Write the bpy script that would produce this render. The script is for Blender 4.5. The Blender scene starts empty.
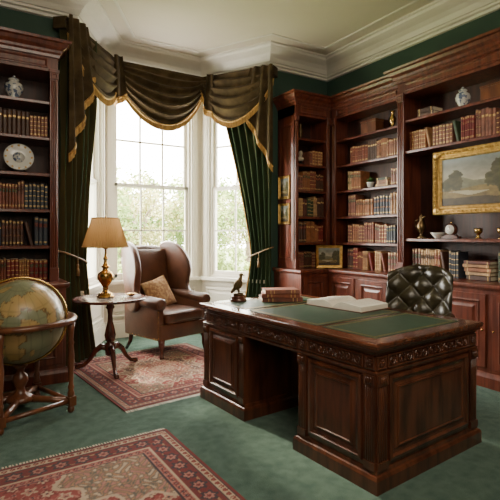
import bpy, math, random
import numpy as np
from mathutils import Vector, Matrix
random.seed(7)
SC=bpy.context.scene
COL=SC.collection
pi=math.pi

# ------------------------------------------------------------------ materials
def newmat(name):
    m=bpy.data.materials.new(name); m.use_nodes=True
    nt=m.node_tree; b=nt.nodes['Principled BSDF']
    return m,nt,b
def setp(b,rough=.5,metal=0,coat=0,sheen=0,spec=None):
    b.inputs['Roughness'].default_value=rough
    b.inputs['Metallic'].default_value=metal
    b.inputs['Coat Weight'].default_value=coat
    b.inputs['Coat Roughness'].default_value=.15
    b.inputs['Sheen Weight'].default_value=sheen
    if spec is not None: b.inputs['Specular IOR Level'].default_value=spec
def mat(name,c1,c2=None,scale=8,stretch=(1,1,1),rough=.5,metal=0,coat=0,sheen=0,bump=0,bscale=None,spec=None,detail=5,lo=.35,hi=.65):
    m,nt,b=newmat(name); setp(b,rough,metal,coat,sheen,spec)
    N=nt.nodes; L=nt.links
    tc=N.new('ShaderNodeTexCoord'); mp=N.new('ShaderNodeMapping'); mp.inputs['Scale'].default_value=stretch
    L.new(tc.outputs['Object'],mp.inputs['Vector'])
    nz=N.new('ShaderNodeTexNoise'); nz.inputs['Scale'].default_value=scale; nz.inputs['Detail'].default_value=detail
    L.new(mp.outputs[0],nz.inputs['Vector'])
    cr=N.new('ShaderNodeValToRGB')
    cr.color_ramp.elements[0].position=lo; cr.color_ramp.elements[1].position=hi
    cr.color_ramp.elements[0].color=(*c1,1); cr.color_ramp.elements[1].color=(*(c2 or c1),1)
    L.new(nz.outputs['Fac'],cr.inputs['Fac']); L.new(cr.outputs['Color'],b.inputs['Base Color'])
    if bump:
        n2=N.new('ShaderNodeTexNoise'); n2.inputs['Scale'].default_value=bscale or scale*4; n2.inputs['Detail'].default_value=4
        L.new(mp.outputs[0],n2.inputs['Vector'])
        bp=N.new('ShaderNodeBump'); bp.inputs['Strength'].default_value=bump; bp.inputs['Distance'].default_value=.01
        L.new(n2.outputs['Fac'],bp.inputs['Height']); L.new(bp.outputs[0],b.inputs['Normal'])
    return m
def colmat(name,rough=.6,bump=0,bscale=200,sheen=0,spec=.4,coat=0):
    m,nt,b=newmat(name); setp(b,rough,0,coat,sheen,spec)
    N=nt.nodes; L=nt.links
    a=N.new('ShaderNodeAttribute'); a.attribute_name='Col'
    L.new(a.outputs['Color'],b.inputs['Base Color'])
    if bump:
        tc=N.new('ShaderNodeTexCoord'); n2=N.new('ShaderNodeTexNoise'); n2.inputs['Scale'].default_value=bscale
        L.new(tc.outputs['Object'],n2.inputs['Vector'])
        bp=N.new('ShaderNodeBump'); bp.inputs['Strength'].default_value=bump; bp.inputs['Distance'].default_value=.005
        L.new(n2.outputs['Fac'],bp.inputs['Height']); L.new(bp.outputs[0],b.inputs['Normal'])
    return m

M_mah=mat('mahogany_wood',(.078,.018,.010),(.180,.043,.022),scale=3,stretch=(9,9,.9),rough=.32,coat=.3,bump=.05,bscale=20)
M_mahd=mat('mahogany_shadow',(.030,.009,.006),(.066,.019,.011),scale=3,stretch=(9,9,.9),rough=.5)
M_desk=mat('desk_walnut',(.046,.014,.007),(.135,.042,.019),scale=3,stretch=(6,6,1),rough=.28,coat=.5,bump=.06,bscale=14)
M_desktop=mat('desk_top_wood',(.05,.015,.008),(.15,.046,.021),scale=3,stretch=(8,1,8),rough=.22,coat=.5)
M_table=mat('side_table_wood',(.04,.010,.006),(.11,.028,.014),scale=4,stretch=(3,3,1),rough=.25,coat=.4)
M_stand=mat('globe_stand_wood',(.09,.027,.012),(.20,.07,.028),scale=4,stretch=(3,3,1),rough=.3,coat=.3)
M_green=mat('green_wall_paint',(.026,.060,.043),(.030,.068,.048),scale=3,rough=.75,bump=.03,bscale=120)
M_white=mat('white_trim_paint',(.74,.70,.60),(.78,.74,.64),scale=4,rough=.45)
M_ceil=mat('ceiling_plaster',(.72,.65,.53),(.75,.68,.56),scale=2,rough=.85,bump=.03,bscale=90)
M_carpet=mat('green_carpet',(.062,.118,.090),(.108,.178,.136),scale=14,rough=.97,sheen=.1,bump=.9,bscale=260,detail=8,spec=.1)
M_leather_g=mat('desk_leather_green',(.022,.052,.030),(.034,.074,.044),scale=12,rough=.40,bump=.15,bscale=300)
M_gold=mat('gold_gilt',(.50,.30,.08),(.75,.50,.18),scale=30,rough=.38,metal=.85,bump=.2,bscale=120)
M_brass=mat('aged_brass',(.45,.27,.08),(.62,.40,.14),scale=12,rough=.25,metal=1)
M_bronze=mat('dark_bronze',(.10,.065,.03),(.20,.13,.06),scale=15,rough=.35,metal=.8)
M_leather=mat('brown_leather',(.058,.021,.010),(.112,.041,.019),scale=5,rough=.36,coat=.12,bump=.25,bscale=150)
M_leather_d=mat('dark_olive_leather',(.026,.020,.010),(.062,.050,.025),scale=6,rough=.28,coat=.3,bump=.15,bscale=150)
M_velvet=mat('olive_velvet',(.017,.032,.014),(.036,.060,.026),scale=5,stretch=(1,1,.3),rough=.9,sheen=.06,spec=.15)
M_velvet2=mat('brown_stripe_velvet',(.040,.034,.013),(.070,.056,.022),scale=5,stretch=(1,1,.3),rough=.85,sheen=.05,spec=.15)
M_swag=mat('swag_fabric',(.038,.025,.011),(.088,.058,.026),scale=6,rough=.8,sheen=.04,spec=.15)
M_fringe=mat('gold_fringe',(.28,.14,.035),(.62,.38,.11),scale=60,stretch=(1,1,.15),rough=.7)
M_cord=mat('tieback_cord',(.12,.07,.025),(.26,.16,.06),scale=40)
M_paper=mat('book_paper',(.62,.52,.36),(.70,.60,.44),scale=80,stretch=(1,1,6),rough=.9)
M_page=mat('open_page',(.82,.76,.64),(.86,.80,.69),scale=20,rough=.9)
M_text=mat('page_text',(.48,.43,.34),(.60,.55,.45),scale=90,rough=.9)
M_china=mat('white_china',(.72,.70,.66),(.72,.70,.66),rough=.15,coat=.5)
M_black=mat('black_metal',(.01,.01,.01),(.02,.02,.02),rough=.35,metal=.5)
M_leaf=mat('leaf_green',(.03,.09,.02),(.07,.16,.04),scale=10,rough=.5)
M_lawn=mat('lawn_grass',(.14,.19,.07),(.22,.27,.11),scale=4,rough=.95)
M_fol=mat('tree_foliage',(.13,.21,.055),(.34,.41,.13),scale=.8,rough=.9,detail=8)
M_fol2=mat('autumn_foliage',(.28,.28,.10),(.52,.48,.22),scale=.8,rough=.9,detail=8)
M_bark=mat('bark',(.16,.12,.09),(.26,.20,.15),scale=6,rough=.95)
M_pillow=mat('pillow_fabric',(.27,.14,.065),(.44,.27,.13),scale=28,rough=.9,lo=.45,hi=.55)
M_stone=mat('bust_stone',(.45,.38,.28),(.6,.52,.4),scale=10,rough=.6)
M_col=colmat('painted_canvas',rough=.45)
M_rug=colmat('persian_wool',rough=.95,bump=.5,bscale=300,sheen=.1,spec=.1)
M_globe=colmat('globe_print',rough=.35,coat=.2)
def porcelain():
    m,nt,b=newmat('blue_white_porcelain'); setp(b,.12,0,.5)
    N=nt.nodes;L=nt.links
    tc=N.new('ShaderNodeTexCoord'); v=N.new('ShaderNodeTexNoise'); v.inputs['Scale'].default_value=28
    L.new(tc.outputs['Object'],v.inputs['Vector'])
    cr=N.new('ShaderNodeValToRGB'); cr.color_ramp.elements[0].position=.52; cr.color_ramp.elements[1].position=.58
    cr.color_ramp.elements[0].color=(.60,.60,.56,1); cr.color_ramp.elements[1].color=(.10,.13,.22,1)
    L.new(v.outputs['Fac'],cr.inputs['Fac']); L.new(cr.outputs['Color'],b.inputs['Base Color'])
    return m
M_porc=porcelain()
book_cols=[(.19,.048,.022),(.27,.10,.038),(.12,.032,.018),(.34,.17,.07),(.17,.017,.013),(.065,.024,.013),(.04,.06,.03),(.38,.23,.11),(.21,.075,.048),(.03,.035,.05)]
M_books=[mat('book_leather_%d'%i,tuple(c*.75 for c in cc),tuple(min(1,c*1.25) for c in cc),scale=18,rough=.5) for i,cc in enumerate(book_cols)]
M_bgold=mat('book_gilding',(.50,.32,.11),(.70,.48,.2),scale=60,rough=.45,metal=.4)
BOOKMATS=M_books+[M_bgold,M_paper]
IG=len(M_books); IP=IG+1

# ------------------------------------------------------------------ builder
class B:
    def __init__(s): s.v=[];s.f=[];s.m=[];s.s=[];s.T=Matrix()
    def add(s,vs,fs,m=0,sm=False):
        o=len(s.v);T=s.T
        s.v+=[tuple(T@Vector(p)) for p in vs]
        for k,f in enumerate(fs):
            s.f.append([i+o for i in f]); s.m.append(m[k] if isinstance(m,list) else m); s.s.append(sm)
    def box(s,x0,x1,y0,y1,z0,z1,m=0):
        vs=[(x0,y0,z0),(x1,y0,z0),(x1,y1,z0),(x0,y1,z0),(x0,y0,z1),(x1,y0,z1),(x1,y1,z1),(x0,y1,z1)]
        s.add(vs,[(0,3,2,1),(4,5,6,7),(0,1,5,4),(1,2,6,5),(2,3,7,6),(3,0,4,7)],m)
    def lathe(s,prof,c=(0,0,0),m=0,n=24,R=None,fn=None):
        vs=[];fs=[]
        for r,z in prof:
            r=max(r,1e-4)
            for i in range(n):
                a=2*pi*i/n; rr=r*(fn(a) if fn else 1)
                p=Vector((rr*math.cos(a),rr*math.sin(a),z))
                if R: p=R@p
                vs.append(tuple(p+Vector(c)))
        for k in range(len(prof)-1):
            for i in range(n):
                j=(i+1)%n
                fs.append((k*n+i,k*n+j,(k+1)*n+j,(k+1)*n+i))
        fs.append(tuple(range(n))[::-1]); fs.append(tuple((len(prof)-1)*n+i for i in range(n)))
        s.add(vs,fs,m,True)
    def ball(s,c,r,m=0,n=14,R=None):
        if not hasattr(r,'__len__'): r=(r,r,r)
        h=n//2; vs=[];fs=[]
        for k in range(h+1):
            t=pi*k/h
            for i in range(n):
                a=2*pi*i/n
                st=max(math.sin(t),1e-3)
                p=Vector((r[0]*st*math.cos(a),r[1]*st*math.sin(a),-r[2]*math.cos(t)))
                if R: p=R@p
                vs.append(tuple(p+Vector(c)))
        for k in range(h):
            for i in range(n):
                j=(i+1)%n; fs.append((k*n+i,k*n+j,(k+1)*n+j,(k+1)*n+i))
        fs.append(tuple(range(n))[::-1]); fs.append(tuple(h*n+i for i in range(n)))
        s.add(vs,fs,m,True)
    def tube(s,pts,r,m=0,n=8,closed=False,flat=1):
        pts=[Vector(p) for p in pts]; N=len(pts)
        rs=r if hasattr(r,'__len__') else [r]*N
        vs=[];fs=[];up=None
        for k,p in enumerate(pts):
            a=pts[(k-1)%N] if (closed or k>0) else p
            b=pts[(k+1)%N] if (closed or k<N-1) else p
            t=(b-a).normalized()
            if up is None:
                up=Vector((0,0,1)) if abs(t.z)<.9 else Vector((1,0,0))
            x=(up-t*up.dot(t)).normalized(); y=t.cross(x); up=x
            for i in range(n):
                q=2*pi*i/n
                vs.append(tuple(p+x*rs[k]*math.cos(q)*flat+y*rs[k]*math.sin(q)))
        for k in range(N if closed else N-1):
            k2=(k+1)%N
            for i in range(n):
                j=(i+1)%n; fs.append((k*n+i,k*n+j,k2*n+j,k2*n+i))
        if not closed:
            fs.append(tuple(range(n))[::-1]); fs.append(tuple((N-1)*n+i for i in range(n)))
        s.add(vs,fs,m,True)
    def sweep(s,path,prof,m=0,closed=False,sm=False):
        n=len(path);vs=[];fs=[];P=len(prof)
        for k in range(n):
            p=Vector(path[k])
            d1=(p-Vector(path[(k-1)%n])).normalized() if (closed or k>0) else None
            d2=(Vector(path[(k+1)%n])-p).normalized() if (closed or k<n-1) else None
            if d1 is None:d1=d2
            if d2 is None:d2=d1
            n1=Vector((-d1.y,d1.x));n2=Vector((-d2.y,d2.x))
            mv=(n1+n2)/(1+n1.dot(n2))
            for o,z in prof: vs.append((p.x+mv.x*o,p.y+mv.y*o,z))
        for k in range(n if closed else n-1):
            k2=(k+1)%n
            for i in range(P):
                j=(i+1)%P
                fs.append((k*P+i,k*P+j,k2*P+j,k2*P+i))
        if not closed:
            fs.append(tuple(range(P))); fs.append(tuple((n-1)*P+i for i in range(P))[::-1])
        s.add(vs,fs,m,sm)
    def rings(s,u0,u1,z0,z1,prof,m=0,cap=True,capm=None):
        vs=[];fs=[];ms=[]
        for i,h in prof:
            vs+=[(u0+i,h,z0+i),(u1-i,h,z0+i),(u1-i,h,z1-i),(u0+i,h,z1-i)]
        for k in range(len(prof)-1):
            for i in range(4):
                j=(i+1)%4; fs.append((k*4+i,k*4+j,k*4+4+j,k*4+4+i)); ms.append(m)
        if cap:
            k=(len(prof)-1)*4; fs.append((k,k+1,k+2,k+3)); ms.append(m if capm is None else capm)
        s.add(vs,fs,ms)
    def prism(s,poly,y0,y1,m=0,ax='xz'):
        n=len(poly)
        if ax=='xz': vs=[(a,y0,b) for a,b in poly]+[(a,y1,b) for a,b in poly]
        elif ax=='yz': vs=[(y0,a,b) for a,b in poly]+[(y1,a,b) for a,b in poly]
        else: vs=[(a,b,y0) for a,b in poly]+[(a,b,y1) for a,b in poly]
        fs=[tuple(range(n)),tuple(range(n,2*n))[::-1]]+[(i,(i+1)%n,n+(i+1)%n,n+i) for i in range(n)]
        s.add(vs,fs,m)
    def grid(s,P,m=0,sm=True,wrap=False):
        nu=len(P);nv=len(P[0]);vs=[p for r in P for p in r];fs=[];ms=[]
        for i in range(nu if wrap else nu-1):
            i2=(i+1)%nu
            for j in range(nv-1):
                fs.append((i*nv+j,i2*nv+j,i2*nv+j+1,i*nv+j+1)); ms.append(m(i,j) if callable(m) else m)
        s.add(vs,fs,ms,sm)
    def build(s,name,mats,parent=None,bevel=0,seg=2,sub=0,loc=None,rot=0,solid=0,recalc=True):
        me=bpy.data.meshes.new(name)
        me.from_pydata(s.v,[],s.f)
        for mm in (mats if isinstance(mats,(list,tuple)) else [mats]): me.materials.append(mm)
        me.polygons.foreach_set('material_index',s.m)
        me.polygons.foreach_set('use_smooth',s.s)
        me.update()
        if recalc:
            import bmesh
            bm=bmesh.new();bm.from_mesh(me);bmesh.ops.recalc_face_normals(bm,faces=bm.faces[:]);bm.to_mesh(me);bm.free()
        o=bpy.data.objects.new(name,me);COL.objects.link(o)
        if parent: o.parent=parent
        if loc: o.location=loc
        if rot: o.rotation_euler[2]=rot
        if solid:
            md=o.modifiers.new('solid','SOLIDIFY');md.thickness=solid;md.offset=0
        if bevel:
            md=o.modifiers.new('bev','BEVEL');md.width=bevel;md.segments=seg;md.limit_method='ANGLE';md.angle_limit=math.radians(38)
            if seg>2:
                for p in me.polygons:p.use_smooth=True
        if sub:
            md=o.modifiers.new('sub','SUBSURF');md.levels=sub;md.render_levels=sub
        return o
def empty(name,loc=(0,0,0),rot=0):
    e=bpy.data.objects.new(name,None);COL.objects.link(e);e.location=loc;e.rotation_euler[2]=rot
    e.empty_display_size=.1
    return e
def frameT(o,u,n):
    o=Vector(o);u=Vector(u).normalized();n=Vector(n).normalized();z=u.cross(n)
    M=Matrix.Identity(4)
    for i in range(3):
        M[i][0]=u[i];M[i][1]=n[i];M[i][2]=z[i];M[i][3]=o[i]
    return M
def clean(poly,n=4):
    for _ in range(n):
        q=[]
        for i in range(len(poly)):
            a=poly[i];b=poly[(i+1)%len(poly)]
            q.append((a[0]*.75+b[0]*.25,a[1]*.75+b[1]*.25));q.append((a[0]*.25+b[0]*.75,a[1]*.25+b[1]*.75))
        poly=q
    return poly

# ------------------------------------------------------------------ room constants
XW=4.4; YB=5.0; XL=-1.5; YF=-1.2; H=3.75
BAY=[(3.4,YB),(2.88,5.95),(1.5,5.95),(.95,YB)]
OUT=[(XW,YF),(XW,YB)]+BAY+[(XL,YB),(XL,YF)]
FP_=[(XL-.15,YF-.15),(XW+.15,YF-.15),(XW+.15,YB+.15),(3.55,YB+.15),(3.0,6.15),(1.38,6.15),(.8,YB+.15),(XL-.15,YB+.15)]
b=B();b.prism(FP_,-.12,0,ax='xy');b.build('floor',M_carpet)
b=B();b.prism(FP_,H,H+.12,ax='xy');b.build('ceiling',M_ceil)
b=B();b.box(XW,XW+.15,YF-.15,YB+.15,0,H);b.build('wall_right',M_green)
b=B();b.box(XL-.15,XL,YF-.15,YB+.15,0,H);b.build('wall_left',M_green)
b=B();b.box(XL,XW,YF-.15,YF,0,H);b.build('wall_front',M_green)
b=B();b.box(3.4,XW,YB,YB+.15,0,H);b.build('wall_back_right',M_green)
b=B();b.box(XL,.95,YB,YB+.15,0,H);b.build('wall_back_left',M_green)
cp=[(0,H),(.27,H),(.27,H-.022),(.25,H-.028),(.235,H-.05),(.20,H-.07),(.15,H-.095),(.11,H-.13),(.08,H-.175),(.065,H-.18),(.06,H-.20),(.035,H-.21),(.028,H-.235),(0,H-.24)]
b=B();b.sweep(OUT,cp,closed=True);b.build('trim_1',M_white)
b=B();b.sweep(OUT,[(.42,H+.001),(.42,H-.010),(.435,H-.014),(.45,H-.010),(.45,H+.001)],closed=True);b.build('trim_2',M_white)
bp=[(0,0),(.03,0),(.03,.16),(.022,.18),(.015,.2),(.01,.22),(0,.22)]
b=B();b.sweep([(XL+.0,4.4),(XL,YF),(XW,YF),(XW,.0)],bp);b.build('baseboard_front',M_white)

# bay walls with sash windows
def bay_wall(A,Bp,w0,w1,cols,idx,side):
    A=Vector(A);Bp=Vector(Bp);d=Bp-A;L=d.length;d.normalize();n=Vector((-d.y,d.x))
    T=frameT((A.x,A.y,0),(d.x,d.y,0),(n.x,n.y,0))
    z0,z1=.74,3.22
    b=B();b.T=T;th=.18
    ea=0 if idx==3 else .036
    eb=0 if idx==1 else .036
    b.box(-ea,w0,-th,0,0,H);b.box(w1,L+eb,-th,0,0,H);b.box(w0,w1,-th,0,0,z0);b.box(w0,w1,-th,0,z1,H)
    b.build('wall_bay_'+side,M_white)
    b=B();b.T=T
    for (x0,x1,a,c) in [(w0-.09,w0,z0-.05,z1+.09),(w1,w1+.09,z0-.05,z1+.09),(w0,w1,z1,z1+.09)]:
        b.box(x0,x1,0,.025,a,c)
        b.box(x0+.02,x1-.02,.025,.035,a+.001,c-.02)
    b.box(w0-.11,w1+.11,-.02,.09,z0-.045,z0)
    b.box(w0-.09,w1+.09,0,.02,z0-.12,z0-.045)
    b.rings(w0-.06,w1+.06,.26,z0-.15,[(0,0),(0,.015),(.025,.02),(.035,.004),(.06,.004),(.08,.012)])
    b.box(0,L,0,.025,0,.19);b.box(0,L,0,.015,.19,.215)
    y0,y1=-.15,-.01
    b.box(w0,w0+.03,y0,y1,z0,z1);b.box(w1-.03,w1,y0,y1,z0,z1);b.box(w0,w1,y0,y1,z1-.03,z1);b.box(w0,w1,y0,y1,z0,z0+.03)
    zm=(z0+z1)/2
    def sash(s0,s1,yy):
        a,c=w0+.03,w1-.03
        b.box(a,a+.045,yy,yy+.035,s0,s1);b.box(c-.045,c,yy,yy+.035,s0,s1)
        b.box(a,c,yy,yy+.035,s0,s0+.055);b.box(a,c,yy,yy+.035,s1-.045,s1)
        for i in range(1,cols):
            u=a+.045+(c-a-.09)*i/cols;b.box(u-.011,u+.011,yy+.006,yy+.03,s0+.05,s1-.04)
        z=(s0+s1)/2;b.box(a+.04,c-.04,yy+.006,yy+.03,z-.011,z+.011)
    sash(z0+.03,zm+.025,-.065);sash(zm-.025,z1-.03,-.105)
    b.box((w0+w1)/2-.03,(w0+w1)/2+.03,-.03,0.0,zm+.02,zm+.04)
    b.build('window_%d'%idx,M_white,bevel=.002,seg=1)
    li=bpy.data.lights.new('window_portal_%d'%idx,'AREA');li.shape='RECTANGLE';li.size=w1-w0;li.size_y=z1-z0
    li.cycles.is_portal=True
    lo=bpy.data.objects.new('window_portal_%d'%idx,li);COL.objects.link(lo)
    lo.location=T@Vector(((w0+w1)/2,-.17,(z0+z1)/2));lo.rotation_euler=Vector((n.x,n.y,0)).to_track_quat('-Z','Z').to_euler()
bay_wall(BAY[0],BAY[1],.14,.95,2,3,'right')
bay_wall(BAY[1],BAY[2],.17,1.27,3,2,'centre')
bay_wall(BAY[2],BAY[3],.13,.95,2,1,'left')

# ------------------------------------------------------------------ bookcases
def flutes(b,u0,u1,y,z0,z1,n,r=.006,m=0):
    for i in range(n):
        u=u0+(u1-u0)*(i+.5)/n
        b.tube([(u,y,z0),(u,y,z1)],r,m,n=8)
CORN=lambda zt:[(0,zt-.15),(.012,zt-.15),(.016,zt-.12),(.03,zt-.11),(.035,zt-.085),(.065,zt-.06),(.078,zt-.03),(.1,zt-.025),(.108,zt),(0,zt)]
def bay_unit(b,u0,u1,yf,yb,shelves,zt=3.12,z0=.9,pw=.07,lret=True,rret=True,zin=2.84):
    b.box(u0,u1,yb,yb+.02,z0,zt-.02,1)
    b.box(u0,u0+.03,yb,yf-.01,z0,zt-.02);b.box(u1-.03,u1,yb,yf-.01,z0,zt-.02)
    b.box(u0,u1,yb,yf-.005,zin,zt-.02)
    for a,c in [(u0,u0+pw),(u1-pw,u1)]:
        b.box(a,c,yf-.035,yf,z0,zin+.001)
        b.box(a-.004,c+.004,yf-.03,yf+.014,z0,z0+.12)
        b.box(a-.004,c+.004,yf-.03,yf+.014,zin-.07,zin)
        b.box(a-.01,c+.01,yf-.03,yf+.02,zin-.01,zin+.02)
        flutes(b,a+.008,c-.008,yf,z0+.13,zin-.08,3,.0085)
        b.rings(a+.008,c-.008,zin-.062,zin-.016,[(0,yf+.014),(.0,yf+.02),(.008,yf+.02),(.012,yf+.015)])
    b.rings(u0+pw+.02,u1-pw-.02,zin+.03,zt-.165,[(0,yf-.005),(.0,yf+.006),(.012,yf+.008),(.02,yf-.002)])
    for z in shelves:
        b.box(u0+.03,u1-.03,yb+.01,yf-.035,z-.028,z)
        b.box(u0+.03,u1-.03,yf-.036,yf-.028,z-.03,z-.004)
    path=[(u0,yb),(u0,yf),(u1,yf),(u1,yb)]
    if not lret:path=path[1:]
    if not rret:path=path[:-1]
    b.sweep(path,CORN(zt))
    k=int((u1-u0)/.045)
    for i in range(k):
        u=u0+i*.045+.01;b.box(u,u+.024,yf,yf+.026,zt-.118,zt-.088)
def base_unit(b,u0,u1,yf,yb,doors,lret=True,rret=True):
    b.box(u0,u1,yb,yf,.0,.86)
    path=[(u0,yb),(u0,yf),(u1,yf),(u1,yb)]
    if not lret:path=path[1:]
    if not rret:path=path[:-1]
    b.sweep(path,[(0,0),(.02,0),(.02,.09),(.012,.11),(.006,.13),(0,.135)])
    b.sweep(path,[(-.02,.86),(.012,.845),(.022,.86),(.028,.87),(.028,.89),(.02,.9),(-.02,.9)])
    b.box(u0,u1,yb,yf,.86,.9)
    w=(u1-u0)/doors
    for i in range(doors):
        a=u0+i*w+.03;c=u0+(i+1)*w-.03
        b.rings(a,c,.17,.81,[(0,yf),(0,yf+.016),(.055,.016+yf),(.062,yf+.022),(.072,yf+.018),(.078,yf+.004),(.1,yf+.004),(.125,yf+.015)])
        b.ball((c-.02 if i%2==0 else a+.02,yf+.03,.5),.011,2,n=8)
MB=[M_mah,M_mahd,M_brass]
SH=[1.23,1.565,1.90,2.235,2.57]
TR=frameT((3.9,0,0),(0,1,0),(-1,0,0))
b=B();b.T=TR
YU1=-.22;YU2=-.12;YBK=-.495
bay_unit(b,3.43,4.60,YU1,YBK,SH,rret=False)
bay_unit(b,1.72,3.43,YU2,YBK,[1.29,2.235,2.57],pw=.085)
bay_unit(b,.5,1.72,YU1,YBK,SH)
base_unit(b,3.43,4.42,0,YBK,2,rret=False)
base_unit(b,1.72,3.43,.04,YBK,3)
base_unit(b,.5,1.72,0,YBK,2)
b.build('built_in_bookcase',MB,bevel=.0025,seg=1)
TBk=frameT((0,4.42,0),(-1,0,0),(0,-1,0))
b=B();b.T=TBk
bay_unit(b,-4.10,-3.53,-.19,-.575,SH,lret=False,pw=.05)
b.box(-4.395,-4.1,-.575,-.2,.9,3.0,1)
base_unit(b,-3.90,-3.47,0,-.575,1,lret=False)
b.T=frameT((3.53,0,0),(0,1,0),(-1,0,0))
b.rings(4.66,4.96,1.0,2.75,[(0,0),(0,.004),(.03,.006),(.04,-.001)])
b.build('built_in_bookcase',MB,bevel=.0025,seg=1)
b=B();b.T=TBk
bay_unit(b,-.74,.10,-.17,-.575,SH)
bay_unit(b,.10,1.46,-.17,-.575,SH,rret=False)
base_unit(b,-.78,.10,0,-.575,2)
base_unit(b,.10,1.46,0,-.575,3,rret=False)
b.build('built_in_bookcase',MB,bevel=.0025,seg=1)

# ------------------------------------------------------------------ books
R=random.Random(11)
def one_book(b,u,w,y,d,z,h,ci,lean=0):
    f=.007
    plan=[(u,y-d),(u,y-f),(u+w*.22,y),(u+w*.78,y),(u+w,y-f),(u+w,y-d)]
    vs=[(p[0],p[1],z) for p in plan]+[(p[0]+lean,p[1],z+h) for p in plan]
    fs=[(i,(i+1)%6,6+(i+1)%6,6+i) for i in range(6)]+[(6,7,8,9,10,11)]
    b.add(vs,fs,[ci]*6+[IP])
    e=.0015
    def patch(z0,z1,m):
        l0=lean*(z0-z)/h;l1=lean*(z1-z)/h
        b.add([(u+w*.1+l0,y-.0045+e,z0),(u+w*.25+l0,y+e,z0),(u+w*.75+l0,y+e,z0),(u+w*.9+l0,y-.0045+e,z0),
               (u+w*.1+l1,y-.0045+e,z1),(u+w*.25+l1,y+e,z1),(u+w*.75+l1,y+e,z1),(u+w*.9+l1,y-.0045+e,z1)],[(0,1,5,4),(1,2,6,5),(2,3,7,6)],m)
    return patch
def books_row(b,u0,u1,y,z,hmax,dmax=.2,loose=.1):
    u=u0
    while u<u1-.02:
        n=R.randint(2,7);ci=R.choice([0,0,0,1,1,2,2,3,4,4,5,5,6,7,8,8,9]);h0=hmax*R.uniform(.66,.96);w0=R.uniform(.022,.044)
        style=R.randint(0,3);lab=R.choice([4,6,5,2])
        yy0=y-R.uniform(0,.03)
        for k in range(n):
            w=w0*R.uniform(.85,1.15);h=h0*R.uniform(.96,1.03)
            if u+w>u1:return
            P=one_book(b,u,w*.95,yy0-R.uniform(0,.006),dmax*.8,z,h,ci,0)
            if style!=3:
                for t in (.08,.12,.9,.94):P(z+h*t,z+h*t+.005,IG)
            if style in(0,1):
                P(z+h*.66,z+h*.80,lab);P(z+h*.70,z+h*.715,IG);P(z+h*.745,z+h*.76,IG)
            if style==1:P(z+h*.35,z+h*.45,lab);P(z+h*.39,z+h*.41,IG)
            if style==2:
                for t in(.3,.5,.7):P(z+h*t,z+h*t+.007,IG)
            if style==3:P(z+h*.7,z+h*.78,IG)
            u+=w
        if R.random()<loose:
            w=.03
            if u+.1<u1:
                one_book(b,u+.005,w,y,dmax*.8,z,hmax*.75,R.randint(0,8),lean=.05);u+=.09
def stack(b,u,y,z,n,w=.24,d=.17):
    for k in range(n):
        t=R.uniform(.022,.045);ww=w*R.uniform(.85,1);uu=u+R.uniform(-.01,.01);ci=R.randint(0,8)
        b.box(uu,uu+ww,y-d,y,z,z+.004,ci);b.box(uu,uu+ww,y-d,y,z+t-.004,z+t,ci);b.box(uu,uu+ww,y-.006,y,z,z+t,ci)
        b.box(uu+.004,uu+ww-.004,y-d+.004,y-.004,z+.004,z+t-.004,IP)
        for q in(.08,.85):b.box(uu+ww*q,uu+ww*q+.008,y-.0065,y+.001,z+.001,z+t-.001,IG)
        z+=t+.0005
    return z
b=B();b.T=TR
yb1=YU1-.045
u0,u1=3.51,4.38
books_row(b,u0,u1,yb1,.902,.28)
books_row(b,u0,u1,yb1,1.232,.29)
books_row(b,u0,u1,yb1,1.567,.28)
books_row(b,u0,3.68,yb1,1.902,.26);books_row(b,4.13,u1,yb1,1.902,.26);stack(b,3.69,yb1,1.902,3,w=.2)
books_row(b,u0,u1,yb1,2.237,.27)
yb2=YU2-.06
books_row(b,2.75,3.33,yb2,.902,.34);stack(b,2.42,yb2,.902,5,w=.27);books_row(b,1.85,2.36,yb2,.902,.34)
books_row(b,1.83,3.33,yb2,2.237,.285)
stack(b,3.02,yb2,2.572,2,w=.2);books_row(b,1.83,2.1,yb2,2.572,.22)
for z in [.902,1.232,1.567,1.902,2.237]:books_row(b,.6,1.62,yb1,z,.26)
b.build('leather_books',BOOKMATS,recalc=True)
b=B();b.T=TBk
yb3=-.19-.045
for z in [.902,1.232,1.567,1.902]:books_row(b,-4.04,-3.60,yb3,z,.28)
books_row(b,-4.04,-3.80,yb3,2.237,.24)
b.build('leather_books',BOOKMATS)
b=B();b.T=TBk
yb4=-.17-.045
for z in [.902,1.232,1.567,2.237]:books_row(b,-.66,.02,yb4,z,.28)
books_row(b,-.10,.02,yb4,1.902,.25)
for z in [.902,1.232,1.567,1.902,2.237,2.572]:books_row(b,.18,1.30,yb4,z,.24)
b.build('leather_books',BOOKMATS)

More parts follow.
